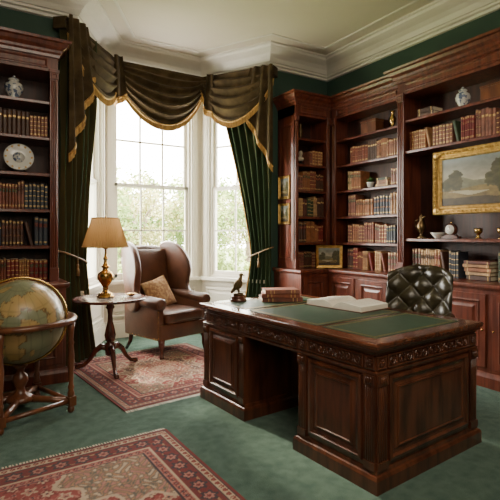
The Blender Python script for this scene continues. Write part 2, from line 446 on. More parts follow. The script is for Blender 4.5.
# ------------------------------------------------------------------ numpy noise helpers
def vnoise(x,y,seed=0):
    xi=np.floor(x).astype(int);yi=np.floor(y).astype(int);xf=x-xi;yf=y-yi
    def h(a,c):
        v=np.sin(a*127.1+c*311.7+seed*74.7)*43758.5453
        return v-np.floor(v)
    sx=xf*xf*(3-2*xf);sy=yf*yf*(3-2*yf)
    return (h(xi,yi)*(1-sx)+h(xi+1,yi)*sx)*(1-sy)+(h(xi,yi+1)*(1-sx)+h(xi+1,yi+1)*sx)*sy
def fbm(x,y,seed=0,o=4):
    r=0;a=.5
    for k in range(o):
        r=r+a*vnoise(x*2**k,y*2**k,seed+k);a*=.5
    return r
def colgrid(name,T,w,h,nu,nv,func,material,parent=None):
    u=np.linspace(-.5,.5,nu);v=np.linspace(-.5,.5,nv)
    U,V=np.meshgrid(u,v,indexing='ij')
    rgb=func(U*w,V*h)
    co=[T@Vector((a*w,0,c*h)) for a,c in zip(U.ravel(),V.ravel())]
    idx=np.arange(nu*nv).reshape(nu,nv)
    F=np.stack([idx[:-1,:-1],idx[1:,:-1],idx[1:,1:],idx[:-1,1:]],-1).reshape(-1,4)
    me=bpy.data.meshes.new(name);me.from_pydata([tuple(c) for c in co],[],F.tolist())
    at=me.color_attributes.new('Col','FLOAT_COLOR','POINT')
    A=np.ones((nu*nv,4),dtype=np.float32);A[:,:3]=rgb.reshape(-1,3);at.data.foreach_set('color',A.ravel())
    me.materials.append(material)
    o=bpy.data.objects.new(name,me);COL.objects.link(o)
    if parent:o.parent=parent
    return o
def mixc(c,mask,col):
    m=mask[...,None] if mask.dtype!=bool else mask.astype(float)[...,None]
    return c*(1-m)+np.array(col)*m
# ------------------------------------------------------------------ rugs
M_redge=mat('rug_edge',(.16,.03,.03),(.2,.04,.035));M_rfr=mat('rug_fringe',(.55,.47,.34),(.62,.54,.4))
def rug(name,cx,cy,w,l,rot,cell=.007):
    e=empty(name,(cx,cy,0),rot)
    b=B();b.box(-w/2,w/2,-l/2,l/2,.001,.009)
    for sg in(-1,1):
        k=int(w/.018)
        for i in range(k):
            x=-w/2+(i+.5)*w/k
            b.add([(x-.005,sg*l/2,.006),(x+.005,sg*l/2,.006),(x+.004+R.uniform(-.006,.006),sg*(l/2+.04),.002),(x-.004,sg*(l/2+.04),.002)],[(0,1,2,3)],1)
    b.build('pile_backing',[M_redge,M_rfr],parent=e)
    RED=(.27,.050,.045);DRED=(.17,.028,.028);NAVY=(.052,.034,.044);CR=(.49,.36,.25);GO=(.37,.20,.11);PK=(.40,.17,.135);TE=(.13,.11,.09)
    def f(X,Y):
        ax=np.abs(X);ay=np.abs(Y)
        ed=np.minimum(w/2-ax,l/2-ay)
        run=np.where((w/2-ax)<(l/2-ay),ay,ax)
        c=np.ones(X.shape+(3,))*np.array(RED)
        s1=np.sin(ax*34+1.8*np.sin(ay*22))*np.sin(ay*30+1.8*np.sin(ax*26))
        c=mixc(c,np.abs(s1)<.07,PK)
        for (per,off,rr,col,col2,n) in [(.145,0,.038,DRED,CR,6),(.145,.0725,.030,CR,PK,5),(.0725,.036,.012,PK,NAVY,4)]:
            fx=(ax+off)%per-per/2;fy=(ay+off)%per-per/2
            rad=np.hypot(fx,fy)*(1+.28*np.cos(n*np.arctan2(fy,fx)))
            c=mixc(c,rad<rr,col);c=mixc(c,rad<rr*.62,col2);c=mixc(c,rad<rr*.28,RED)
        md=np.hypot(X/(w*.26),Y/(l*.24));th=np.arctan2(Y/l,X/w)
        md=md*(1+.10*np.cos(16*th))
        def deco(c,mask,bg,seed):
            s=np.sin(ax*60+2*np.sin(ay*40+seed))*np.sin(ay*55+2*np.sin(ax*45))
            cc=np.ones_like(c)*np.array(bg)
            cc=mixc(cc,np.abs(s)<.16,GO);cc=mixc(cc,s>.55,PK);cc=mixc(cc,s<-.6,CR if bg!=CR else DRED)
            m=mask[...,None];return np.where(m,cc,c)
        c=deco(c,md<1.0,NAVY,0);c=np.where(((md>1.0)&(md<1.06))[...,None],np.array(CR),c)
        c=deco(c,md<.62,DRED,2);c=np.where(((md>.62)&(md<.67))[...,None],np.array(GO),c)
        c=deco(c,md<.3,CR,3)
        cd=np.hypot((w/2-.26-ax)/(w*.2),(l/2-.26-ay)/(l*.17))*(1+.08*np.cos(14*np.arctan2(l/2-.26-ay,w/2-.26-ax)))
        c=deco(c,cd<1,TE,1);c=np.where(((cd>1)&(cd<1.06))[...,None],np.array(CR),c)
        def band(c,e0,e1,bg,per,cols):
            m=(ed>=e0)&(ed<e1);mid=(e0+e1)/2;hw=(e1-e0)/2
            cc=np.ones_like(c)*np.array(bg)
            vy=(ed-mid);wv=hw*.45*np.sin(run*2*pi/per)
            cc=mixc(cc,np.abs(vy-wv)<hw*.10,cols[2])
            fx=(run+per/4)%(per/2)-per/4
            rad=np.hypot(fx,vy)*(1+.2*np.cos(6*np.arctan2(vy,fx)))
            cc=mixc(cc,rad<hw*.72,cols[0]);cc=mixc(cc,rad<hw*.45,cols[1]);cc=mixc(cc,rad<hw*.2,bg)
            return np.where(m[...,None],cc,c)
        c=band(c,0,.26,DRED,.1,[RED,RED,RED])
        c=band(c,.205,.25,PK,.09,[RED,NAVY,DRED])
        c=band(c,.075,.195,DRED,.24,[NAVY,PK,GO])
        c=band(c,.025,.065,CR,.08,[DRED,RED,GO])
        for a0,a1,cl in [(0,.018,DRED),(.018,.025,NAVY),(.065,.075,NAVY),(.195,.205,CR),(.25,.26,NAVY)]:
            c=np.where(((ed>=a0)&(ed<a1))[...,None],np.array(cl),c)
        nz=fbm(X*9+5,Y*9+3,3)[...,None]
        fine=vnoise(X*160,Y*160,8)[...,None]
        return c*(.7+.45*nz+.15*fine)+.010
    M=Matrix(((1,0,0,0),(0,0,1,0),(0,-1,0,.0095),(0,0,0,1)))
    colgrid('rug_pattern',M,w,l,int(w/cell),int(l/cell),f,M_rug,parent=e)
    return e
rug('persian_rug',1.66,4.31,1.46,1.62,math.radians(6),.006)
rug('persian_rug',.02,1.58,2.36,2.70,math.radians(1.5),.007)

# ------------------------------------------------------------------ desk
DK=empty('pedestal_desk',(2.226,2.57,0),math.radians(4.4))
FX=frameT((-.49,0,0),(0,1,0),(-1,0,0))
FX2=frameT((.49,0,0),(0,-1,0),(1,0,0))
FYn=frameT((0,-.86,0),(-1,0,0),(0,-1,0))
FYf=frameT((0,.86,0),(1,0,0),(0,1,0))
b=B()
NP=(-.86,-.28);FP=(.30,.86)
for a,c in(NP,FP):
    b.box(-.49,.49,a,c,.05,.61)
    b.sweep([(-.49,a),(.49,a),(.49,c),(-.49,c)][::-1],[(0,0),(.03,0),(.03,.07),(.022,.085),(.012,.09),(.008,.105),(0,.11)],closed=True)
b.box(-.49,.49,-.86,.86,.605,.735)
b.box(-.05,-.02,-.29,.31,.05,.61)
rect=[(-.49,-.86),(.49,-.86),(.49,.86),(-.49,.86)][::-1]
b.sweep(rect,[(0,.60),(.012,.60),(.014,.615),(.006,.62),(0,.625)],closed=True)
b.sweep(rect,[(0,.70),(.006,.705),(.010,.715),(.022,.725),(.026,.738),(0,.738)],closed=True)
b.sweep(rect,[(-.03,.738),(.03,.738),(.036,.745),(.036,.752),(.040,.757),(.036,.768),(.028,.771),(-.1,.771)],closed=True,m=1)
b.box(-.42,.42,-.80,.80,.735,.7708,1)
pan=lambda y:[(0,y),(0,y+.014),(.018,y+.018),(.028,y+.006),(.045,y+.003),(.06,y+.012)]
def ped_face(T,u0,u1,pw,doorpanels=1):
    b.T=T
    for a,c in[(u0,u0+pw),(u1-pw,u1)]:
        b.box(a,c,0,.012,.11,.60)
        b.box(a-.004,c+.004,0,.02,.11,.15);b.box(a-.004,c+.004,0,.02,.545,.60)
        flutes(b,a+.006,c-.006,.012,.155,.54,4,.0055)
        for k in range(3):
            b.ball(((a+c)/2+(k-1)*.016,.022,.572),(.008,.008,.02),0,n=8)
        b.rings(a,c,.628,.698,[(0,0),(0,.012),(.006,.014),(.012,.008)])
        uc=(a+c)/2
        for q in range(6):
            an=q*pi/3;b.ball((uc+.013*math.cos(an),.012,.663+.013*math.sin(an)),(.008,.006,.008),0,n=8)
        b.ball((uc,.014,.663),.007,0,n=8)
    a=u0+pw+.015;c=u1-pw-.015
    w=(c-a)/doorpanels
    for k in range(doorpanels):
        b.rings(a+k*w+.008,a+(k+1)*w-.008,.135,.585,pan(0))
        b.rings(a+k*w+.075,a+(k+1)*w-.075,.20,.52,[(0,.011),(0,.016),(.006,.018),(.012,.011)])
def scrolls(T,u0,u1,zc=.663,hh=.026):
    b.T=T
    n=max(2,int(round((u1-u0)/.075)));w=(u1-u0)/n
    b.rings(u0-.006,u1+.006,.626,.700,[(0,0),(0,.013),(.006,.015),(.010,.005)],cap=True)
    for i in range(n):
        uc=u0+(i+.5)*w;sg=1 if i%2 else -1;mir=1 if uc<(u0+u1)/2 else -1
        pts=[];rs=[]
        for k in range(22):
            t=k/21;an=t*3.6*pi/1.4;r=hh*(1-.82*t)
            pts.append((uc+mir*r*math.cos(an)*w/.075*.95,.008,zc+sg*r*math.sin(an)));rs.append(.0052*(1-.4*t))
        b.tube(pts,rs,0,n=6)
        b.ball((uc,.010,zc),.006,0,n=8)
        for q in(-1,0,1):
            b.ball((uc+w/2,.008,zc+q*.014),(.005,.006,.012),0,n=8,R=Matrix.Rotation(q*.7,3,'Y'))
for T,sg in((FX,1),(FX2,-1)):
    if sg==1:
        ped_face(T,NP[0],NP[1],.065);ped_face(T,FP[0],FP[1],.06)
        scrolls(T,NP[0]+.08,NP[1]-.08);scrolls(T,NP[1]+.015,FP[0]-.015);scrolls(T,FP[0]+.075,FP[1]-.075)
    else:
        ped_face(T,-FP[1],-FP[0],.06);ped_face(T,-NP[1],-NP[0],.065)
ped_face(FYn,-.49,.49,.075);ped_face(FYf,-.49,.49,.075)
scrolls(FYn,-.40,.40)
b.T=Matrix()
b.build('carcass',[M_desk,M_desktop],parent=DK,bevel=.002,seg=1)
b=B()
for y0,y1 in[(-.80,-.40),(-.36,.36),(.40,.80)]:
    b.box(-.42,.42,y0,y1,.7705,.7725,0)
    for i in(.018,.03):
        for (p,q,r_,s_) in[(-.42+i,.42-i,y0+i,y0+i+.004),(-.42+i,.42-i,y1-i-.004,y1-i),(-.42+i,-.416+i,y0+i,y1-i),(.416-i,.42-i,y0+i,y1-i)]:
            b.box(p,q,r_,s_,.7724,.7730,1)
b.build('leather_inset',[M_leather_g,M_gold],parent=DK)
ZD=.7732
# figurine
b=B()
b.lathe([(.072,0),(.075,.010),(.066,.016),(.060,.030),(.064,.036),(.055,.048)],m=1,n=28)
b.ball((0,0,.055),(.045,.035,.016),0)
for sy in(-1,1):b.tube([(.0,sy*.014,.055),(.004,sy*.014,.085),(-.006,sy*.012,.11)],[.007,.008,.013],0,n=8)
b.ball((-.002,0,.138),(.036,.027,.050),0,R=Matrix.Rotation(.35,3,'Y'))
b.tube([(.010,0,.168),(.020,0,.195),(.020,0,.210)],[.022,.015,.013],0)
b.ball((.023,0,.218),(.019,.014,.014),0);b.tube([(.036,0,.218),(.058,0,.208)],[.007,.001],0,n=6)
b.tube([(-.02,0,.115),(-.045,0,.09),(-.06,0,.065)],[.018,.016,.008],0)
for sy in(-1,1):
    b.ball((-.012,sy*.027,.138),(.022,.008,.050),0,R=Matrix.Rotation(.5,3,'Y'))
b.build('bronze_bird_figurine',[M_bronze,M_table],loc=(1.955,3.34,ZD),rot=-.6)
# stack of books
b=B();z=0
for k,(w,d,t,ci) in enumerate([(.34,.23,.034,2),(.32,.22,.030,0),(.29,.19,.032,8)]):
    b.T=Matrix.Rotation([.05,-.06,.08][k],4,'Z')
    b.box(-w/2,w/2,-d/2,d/2,z,z+.004,ci);b.box(-w/2,w/2,-d/2,d/2,z+t-.004,z+t,ci);b.box(-w/2,w/2,-d/2,-d/2+.006,z,z+t,ci)
    b.box(-w/2+.006,w/2-.006,-d/2+.005,d/2-.006,z+.004,z+t-.004,IP)
    for q in(-.35,-.25,.25,.35):b.box(w*q,w*q+.006,-d/2-.001,-d/2+.001,z+.002,z+t-.002,IG)
    z+=t+.0005
b.build('book_stack',BOOKMATS,loc=(2.28,3.19,ZD),rot=math.radians(-28),bevel=.0015,seg=1)
# open book (spine along local x)
b=B()
W=.27;Hh=.17
b.box(-Hh-.006,Hh+.006,-W-.004,W+.004,0,.005,0)
def pz(t): return .014+.056*math.sin(min(1,t*2.4)*pi/2)*(1-.55*t)
for sg in(-1,1):
    P=[]
    for i in range(19):
        t=i/18;y=sg*t*(W-.008)
        P.append([(-Hh+.006,y,.005),(-Hh+.006,y,pz(t)),(Hh-.006,y,pz(t)),(Hh-.006,y,.005)])
    b.grid(P,1,sm=False)
    b.add([P[-1][0],P[-1][1],P[-1][2],P[-1][3]],[(0,1,2,3)],1)
    for r in range(16):
        x=-Hh+.032+r*.0182
        Q=[]
        for i in range(11):
            t=.18+.7*i/10;Q.append([(x,sg*t*(W-.008),pz(t)+.0012),(x+.004,sg*t*(W-.008),pz(t)+.0012)])
        b.grid(Q,2)
b.build('open_book',[M_books[2],M_page,M_text],loc=(2.515,2.64,ZD),rot=math.radians(8),recalc=False)

# ------------------------------------------------------------------ wingback chair
CX,CY=1.97,5.05
WC=empty('wingback_armchair',(CX,CY,.0),math.radians(16))
def softbox(name,x0,x1,y0,y1,z0,z1,m,par,bev,T=None,seg=4):
    b=B();
    if T:b.T=T
    b.box(x0,x1,y0,y1,z0,z1);return b.build(name,m,parent=par,bevel=bev,seg=seg)
softbox('seat_frame',-.33,.33,-.36,.30,.20,.37,M_leather,WC,.02)
def puff(b,a,c,h,cx,cy,cz,m=0,n=20,R=None,e=4,pinch=.0):
    Pt=[];Pb=[]
    for i in range(n+1):
        rt=[];rb=[]
        for j in range(n+1):
            u=-1+2*i/n;v=-1+2*j/n
            uu=math.sin(u*pi/2);vv=math.sin(v*pi/2)
            t=(max(0,1-abs(uu)**e)*max(0,1-abs(vv)**e))**.5
            k=1-pinch*(1-abs(uu*vv))*(abs(uu)**4+abs(vv)**4)/2
            for sg,r_ in((1,rt),(-1,rb)):
                p=Vector((a*uu*k,c*vv*k,sg*h*t))
                if R:p=R@p
                r_.append(tuple(p+Vector((cx,cy,cz))))
        Pt.append(rt);Pb.append(rb)
    b.grid(Pt,m);b.grid(Pb,m)
softbox('seat_cushion',-.262,.262,-.385,.17,.365,.49,M_leather,WC,.045,seg=5)
b=B();puff(b,.24,.26,.035,0,-.11,.475);b.build('cushion_crown',M_leather,parent=WC)
b=B();b.tube([(-.255,-.38,.385),(.255,-.38,.385)],.006);b.tube([(-.255,-.38,.475),(.255,-.38,.475)],.006);b.build('piping',M_leather,parent=WC)
poly=[(-.28,.36),(.28,.36),(.31,.8),(.315,1.08),(.27,1.17),(.16,1.215),(0,1.225),(-.16,1.215),(-.27,1.17),(-.315,1.08),(-.31,.8)]
BT=Matrix.Translation((0,.20,.36))@Matrix.Rotation(math.radians(-10),4,'X')@Matrix.Translation((0,0,-.36))
b=B();b.T=BT
b.prism(poly,0,.13);b.build('backrest',M_leather,parent=WC,bevel=.045,seg=5)
b=B();b.T=BT
puff(b,.25,.36,.045,0,.0,.81,R=Matrix.Rotation(pi/2,3,'X'));b.build('backrest_pad',M_leather,parent=WC)
for sg in(-1,1):
    wp=clean([(.26,.46),(.36,.80),(.47,1.16),(.40,1.25),(.26,1.25),(.11,1.19),(.00,1.06),(-.04,.92),(.00,.79),(.01,.70),(-.06,.62),(.02,.46)],2)
    b=B();b.T=Matrix.Translation((sg*.295,.3,0))@Matrix.Rotation(sg*math.radians(13),4,'Z')@Matrix.Translation((0,-.3,0))
    b.prism(wp,-.038,.04,ax='yz');b.build('wing',M_leather,parent=WC,bevel=.030,seg=5)
    ap=[(-.34,.20),(.30,.20),(.32,.62),(.10,.62),(-.33,.585)]
    b=B();b.prism(ap,sg*.262,sg*.345,ax='yz');b.build('arm_panel',M_leather,parent=WC,bevel=.02,seg=4)
    b=B();b.tube([(sg*.318,-.37,.585),(sg*.318,-.36,.587),(sg*.318,-.1,.60),(sg*.315,.15,.615),(sg*.30,.28,.64)],[.056,.066,.064,.058,.045],n=20)
    b.build('arm_roll',M_leather,parent=WC)
    b=B();b.lathe([(.05,0),(.045,.006),(.02,.008),(.012,.014),(.0,.015)],c=(sg*.318,-.37,.585),R=Matrix.Rotation(pi/2,3,'X'),n=20);b.build('arm_scroll',M_leather,parent=WC)
    b=B()
    for k in range(12):b.ball((sg*.348,-.345,.23+k*.028),.006,n=6)
    for k in range(22):b.ball((sg*.347,-.32+k*.028,.215),.006,n=6)
    b.build('nail_trim',M_brass,parent=WC)
    b=B()
    b.tube([(sg*.29,-.32,.22),(sg*.305,-.345,.16),(sg*.295,-.335,.08),(sg*.305,-.35,.03),(sg*.31,-.36,.012)],[.04,.034,.018,.02,.026],n=12)
    b.tube([(sg*.27,.26,.22),(sg*.275,.29,.1),(sg*.285,.35,.012)],[.028,.024,.018],n=10)
    b.build('leg',M_table,parent=WC)
b=B()
for k in range(24):b.ball((-.32+k*.028,-.362,.215),.006,n=6)
b.build('nail_trim_front',M_brass,parent=WC)
b=B();puff(b,.18,.18,.065,0,0,0,e=2.5,pinch=.12);
o=b.build('throw_pillow',M_pillow,loc=(0,0,0))
o.matrix_world=Matrix.Translation((CX,CY,0))@Matrix.Rotation(math.radians(16),4,'Z')@Matrix.Translation((-.06,.03,.655))@Matrix.Rotation(math.radians(66),4,'X')@Matrix.Rotation(math.radians(14),4,'Z')

# ------------------------------------------------------------------ side table + lamp
TX,TY=1.21,4.55
b=B()
b.lathe([(.0,.685),(.30,.685),(.335,.69),(.348,.70),(.35,.708),(.345,.716),(.335,.718),(.33,.714),(0,.714)],n=48)
b.lathe([(.10,.685),(.10,.67),(.04,.665),(.032,.64),(.045,.62),(.028,.60),(.022,.55),(.026,.48),(.045,.40),(.055,.35),(.045,.30),(.03,.28),(.05,.265),(.052,.24),(.045,.16),(.02,.14)],n=24)
for k in range(3):
    a=math.radians(-95+120*k);ca,sa=math.cos(a),math.sin(a)
    pts=[(.03,.22),(.09,.235),(.15,.19),(.20,.11),(.26,.05),(.32,.034),(.345,.034)]
    b.tube([(r*ca,r*sa,z) for r,z in pts],[.03,.032,.026,.02,.018,.022,.018],n=10)
    b.ball((.33*ca,.33*sa,.024),(.026,.026,.014),n=10)
b.build('round_side_table',M_table,loc=(TX,TY,.000))
zt=.7185
LX,LY=TX-.04,TY+.02
LP=empty('table_lamp',(LX,LY,zt))
b=B()
b.lathe([(.085,0),(.087,.012),(.078,.018),(.07,.022),(.066,.04),(.05,.048),(.028,.06),(.022,.075),(.03,.085),(.024,.095),(.03,.11),(.06,.15),(.078,.195),(.076,.225),(.057,.25),(.03,.265),(.026,.285),(.04,.295),(.042,.302),(.028,.312),(.018,.335),(.014,.36),(.022,.37),(.022,.385),(.012,.40),(.010,.47),(.022,.475),(.022,.52),(.004,.53),(.004,.765),(.012,.775),(.008,.79),(.0,.80)],n=28)
for sy in(-1,1):b.tube([(0,sy*.03,.28),(0,sy*.08,.27),(0,sy*.09,.22),(0,sy*.07,.20)],.006,n=6)
b.build('brass_base',M_brass,parent=LP)
b=B()
prof=[(.215,.49),(.212,.50),(.175,.62),(.145,.71),(.132,.765),(.131,.775)]
n=108;P=[]
for i in range(n):
    a=2*pi*i/n;k=1+.022*(1 if i%2 else -1);P.append([(r*k*math.cos(a),r*k*math.sin(a),z) for r,z in prof])
b.grid(P,0,wrap=True,sm=False)
b.tube([(.217*math.cos(2*pi*i/40),.217*math.sin(2*pi*i/40),.493) for i in range(40)],.006,1,closed=True,n=6)
b.tube([(.133*math.cos(2*pi*i/40),.133*math.sin(2*pi*i/40),.772) for i in range(40)],.005,1,closed=True,n=6)
for k in range(3):
    a=k*2*pi/3;b.tube([(0,0,.76),(.131*math.cos(a),.131*math.sin(a),.77)],.002,2,n=5)
ms,nt,bs=newmat('lampshade_pleated')
bs.inputs['Base Color'].default_value=(.42,.27,.12,1);bs.inputs['Roughness'].default_value=.85
tr=nt.nodes.new('ShaderNodeBsdfTranslucent');tr.inputs['Color'].default_value=(.48,.30,.13,1)
mx=nt.nodes.new('ShaderNodeMixShader');mx.inputs[0].default_value=.35
nt.links.new(bs.outputs[0],mx.inputs[1]);nt.links.new(tr.outputs[0],mx.inputs[2]);nt.links.new(mx.outputs[0],nt.nodes['Material Output'].inputs['Surface'])
b.build('pleated_shade',[ms,M_fringe,M_brass],parent=LP,recalc=False)
li=bpy.data.lights.new('lamp_bulb','POINT');li.energy=1.6;li.color=(1,.76,.48);li.shadow_soft_size=.04
lo=bpy.data.objects.new('lamp_bulb',li);COL.objects.link(lo);lo.parent=LP;lo.location=(0,0,.62)
b=B();b.lathe([(.02,0),(.03,.004),(.05,.018),(.062,.026),(.058,.026),(.045,.018),(0,.010)],n=20);b.ball((0,0,.022),(.025,.02,.012),n=10);b.build('brass_dish',M_brass,loc=(TX+.20,TY-.02,zt))

# ------------------------------------------------------------------ globe
GX,GY=.35,3.79
GE=empty('floor_globe',(GX,GY,0),math.radians(20))
def globe_mesh():
    nu,nv=200,100;Rg=.305
    lon=np.linspace(-pi,pi,nu,endpoint=False);lat=np.linspace(-pi/2+.001,pi/2-.001,nv)
    LO,LA=np.meshgrid(lon,lat,indexing='ij')
    lod=np.degrees(LO);lad=np.degrees(LA)
    blobs=[(-100,48,32,17),(-110,62,40,10),(-82,25,9,9),(-95,20,12,8),(-60,-10,18,14),(-64,-32,9,20),(-42,72,14,10),(18,8,22,12),(22,-15,13,18),(5,18,18,12),(15,50,22,10),(25,62,18,8),(70,55,45,16),(100,40,32,16),(78,20,9,12),(45,25,12,10),(105,15,9,10),(120,65,40,9),(134,-25,18,11),(115,0,9,5),(140,-5,8,3),(47,-19,3,7),(138,37,4,7),(0,-82,180,9),(-2,54,4,5)]
    val=np.full(LO.shape,-9.)
    nz=(fbm(lod/12+40,lad/12+20,5)-.5)*1.3
    for cx,cy,rx,ry in blobs:
        val=np.maximum(val,1-np.hypot((lod-cx)/rx,(lad-cy)/ry)+nz)
    land=val>.0
    sea=np.ones(LO.shape+(3,))*np.array((.24,.25,.15))
    sea*=(.8+.4*fbm(lod/15,lad/15,9))[...,None]
    t=fbm(lod/10,lad/10,2)[...,None]
    lc=np.array((.54,.34,.14))*(1-t)+np.array((.38,.30,.12))*t
    c=np.where(land[...,None],lc,sea)
    c=np.where((np.abs(val)<.05)[...,None],np.array((.18,.10,.04)),c)
    g=((np.abs((lod+7.5)%15-7.5)<.7)|(np.abs((lad+7.5)%15-7.5)<.7))
    c=np.where(g[...,None],c*.78,c)
    X=Rg*np.cos(LA)*np.cos(LO);Y=Rg*np.cos(LA)*np.sin(LO);Z=Rg*np.sin(LA)
    me=bpy.data.meshes.new('globe_ball')
    idx=np.arange(nu*nv).reshape(nu,nv);i2=np.roll(idx,-1,0)
    F=np.stack([idx[:,:-1],i2[:,:-1],i2[:,1:],idx[:,1:]],-1).reshape(-1,4)
    me.from_pydata(np.stack([X,Y,Z],-1).reshape(-1,3).tolist(),[],F.tolist())
    at=me.color_attributes.new('Col','FLOAT_COLOR','POINT')
    A=np.ones((nu*nv,4),dtype=np.float32);A[:,:3]=c.reshape(-1,3);at.data.foreach_set('color',A.ravel())
    me.materials.append(M_globe);me.polygons.foreach_set('use_smooth',[True]*len(me.polygons))
    o=bpy.data.objects.new('globe_ball',me);COL.objects.link(o);o.parent=GE;o.location=(0,0,.69)
    o.rotation_euler=(math.radians(-12),math.radians(20),math.radians(-150))
globe_mesh()
b=B()
ax=Matrix.Rotation(math.radians(-25),3,'Z')
b.tube([tuple(ax@Vector((.322*math.cos(t),0,.69+.322*math.sin(t)))) for t in [2*pi*i/64 for i in range(64)]],.009,0,closed=True,n=8)
b.build('meridian_ring',M_brass,parent=GE)
b=B()
prof=[(.332,.675),(.332,.705),(.34,.71),(.385,.71),(.395,.70),(.395,.685),(.385,.672),(.34,.668)]
P=[[(r*math.cos(2*pi*i/64),r*math.sin(2*pi*i/64),z) for r,z in prof+prof[:1]] for i in range(64)]
b.grid(P,0,wrap=True)
for k in range(4):
    a=k*pi/2+pi/4;cx,cy=.36*math.cos(a),.36*math.sin(a)
    b.lathe([(.02,.10),(.026,.14),(.018,.17),(.024,.19),(.016,.21),(.02,.30),(.026,.42),(.018,.50),(.024,.52),(.017,.54),(.024,.62),(.03,.67)],c=(cx,cy,0),n=14)
    b.box(cx-.028,cx+.028,cy-.028,cy+.028,.05,.12)
    b.lathe([(.016,0),(.024,.012),(.026,.03),(.018,.05)],c=(cx,cy,0),n=12)
    b.tube([(cx,cy,.085),(cx*.6,cy*.6,.10),(0,0,.12)],[.022,.024,.03],n=8)
for k in range(4):
    a=k*pi/2+pi/4;a2=a+pi/2
    b.tube([(.36*math.cos(a),.36*math.sin(a),.085),(.36*math.cos(a2),.36*math.sin(a2),.085)],.018,n=8)
b.lathe([(.09,.10),(.10,.12),(.08,.14),(.04,.16),(.03,.20),(.055,.25),(.05,.29),(.025,.31),(.03,.34),(.05,.36),(.045,.37)],n=20)
b.build('wooden_stand',M_stand,parent=GE)

# ------------------------------------------------------------------ desk chair
OC=empty('tufted_desk_chair',(3.08,2.48,0),math.radians(-72))
def tuftback(b):
    nu,nv=70,60
    def yc(x):return .24-.13*(abs(x)/.27)**2.6
    front=[];back=[]
    for i in range(nu+1):
        fr=[];bk=[]
        for j in range(nv+1):
            u=-1+2*i/nu;v=j/nv
            x=.275*u;ztop=1.07-.07*abs(u)**2.5;z=.50+(ztop-.50)*v
            edge=(max(0,1-abs(u)**8)*max(0,1-abs(2*v-1)**10))**.5
            A=(x/.095+z/.10)*pi/2;Bq=(x/.095-z/.10)*pi/2
            h=(abs(math.sin(A)*math.sin(Bq)))**.5
            th=.025+.05*h
            y=yc(x)+.09*(v-.3)
            fr.append((x,y-th*edge,z+.0));bk.append((x,y+.035*edge,z))
        front.append(fr);back.append(bk)
    b.grid(front,0);b.grid(back,0)
    for p in range(-12,13):
        for q in range(-2,26):
            if (p+q)%2: continue
            x=p*.095;z=q*.10
            if abs(x)<.25 and .54<z<1.02:
                b.ball((x,yc(x)+.09*((z-.5)/.55-.3)-.03,z),.009,0,n=8)
b=B();tuftback(b);b.build('tufted_back',M_leather_d,parent=OC)
softbox('seat',-.27,.27,-.27,.24,.42,.53,M_leather_d,OC,.045)
for sg in(-1,1):
    b=B();b.tube([(sg*.265,.16,.66),(sg*.285,.05,.685),(sg*.285,-.10,.68),(sg*.283,-.15,.65),(sg*.275,-.14,.55),(sg*.26,-.10,.46)],[.028,.03,.03,.03,.026,.024],n=12,flat=1.2);b.build('arm',M_leather_d,parent=OC)
b=B();b.lathe([(.05,.42),(.05,.38),(.03,.36),(.028,.16),(.05,.14),(.05,.10)],n=16)
for k in range(5):
    a=k*2*pi/5;ca,sa=math.cos(a),math.sin(a)
    b.tube([(.03*ca,.03*sa,.13),(.18*ca,.18*sa,.11),(.29*ca,.29*sa,.075)],[.025,.02,.016],n=8)
    b.ball((.29*ca,.29*sa,.03),(.028,.028,.03),1,n=12)
b.build('swivel_base',[M_table,M_black],parent=OC)

# ------------------------------------------------------------------ curtains
def curtain(name,A,Bp,z0,z1,wfun,nf,amp,tie=None):
    A=Vector(A);Bp=Vector(Bp);d=Bp-A;W=d.length;d.normalize();n=Vector((-d.y,d.x))
    b=B();nu=nf*12;nv=50;P=[]
    for i in range(nu+1):
        row=[]
        for j in range(nv+1):
            u=i/nu;z=z0+(z1-z0)*j/nv;w,sh=wfun(z)
            k=u*W*w+sh
            am=amp*(.6+.4*w)+.010*math.sin(u*17+z*1.3)
            o=am*math.sin(2*pi*nf*u+.25*math.sin(z*2.1+u*9))+.006*math.sin(z*5+u*31)
            q=A+d*k+n*o;row.append((q.x,q.y,z))
        P.append(row)
    b.grid(P,lambda i,j:1 if (i//4)%3==1 else 0)
    b.tube([P[-1][j] for j in range(0,nv+1)],.010,2,n=6)
    e=empty(name)
    b.build('drape',[M_velvet,M_velvet2,M_fringe],parent=e,recalc=False)
    if tie:
        zt_,sg=tie;w,sh=wfun(zt_);c=A+d*(sh+W*w/2)
        b=B();rx=W*w/2+.025;ry=amp*.9+.015
        pts=[]
        for i in range(32):
            t=2*pi*i/32;q=c+d*rx*math.cos(t)+n*ry*math.sin(t);pts.append((q.x,q.y,zt_-.07*math.cos(t)))
        b.tube(pts,.010,0,closed=True,n=8)
        q=c+n*sg*(ry+.012)
        b.tube([(q.x,q.y,zt_),(q.x,q.y,zt_-.08)],.005,0,n=6)
        b.lathe([(.010,0),(.014,-.02),(.009,-.03),(.016,-.05),(.02,-.12)],c=(q.x,q.y,zt_-.07),n=12)
        b.build('tieback_rope',M_cord,parent=e)
    return e
def wl(z):
    t=(z-1.05)
    return (.70+.30*min(1,abs(t)/1.7)**1.2 if t>0 else .70+.30*min(1,-t/1.0)),0.0
def wr(z):
    t=(z-1.05)
    return (.42+.58*min(1,t/1.9)**1.3 if t>0 else .42+.2*min(1,-t)),0.0
curtain('window_curtain',(.80,4.87),(1.20,5.15),.015,3.42,wl,6,.045,tie=(1.1,-1))
curtain('window_curtain',(3.36,4.90),(2.98,5.48),.015,3.42,wr,6,.045,tie=(1.1,1))
V=[(.82,4.85),(1.58,5.76),(2.80,5.76),(3.385,4.85)]
VE=empty('swag_valance')
b=B();b.sweep(V[::-1],[(0,3.38),(.03,3.38),(.03,3.46),(.045,3.48),(.045,3.5),(-.10,3.5),(-.10,3.38)]);b.build('pelmet_board',M_swag,parent=VE,bevel=.003,seg=1)
b=B()
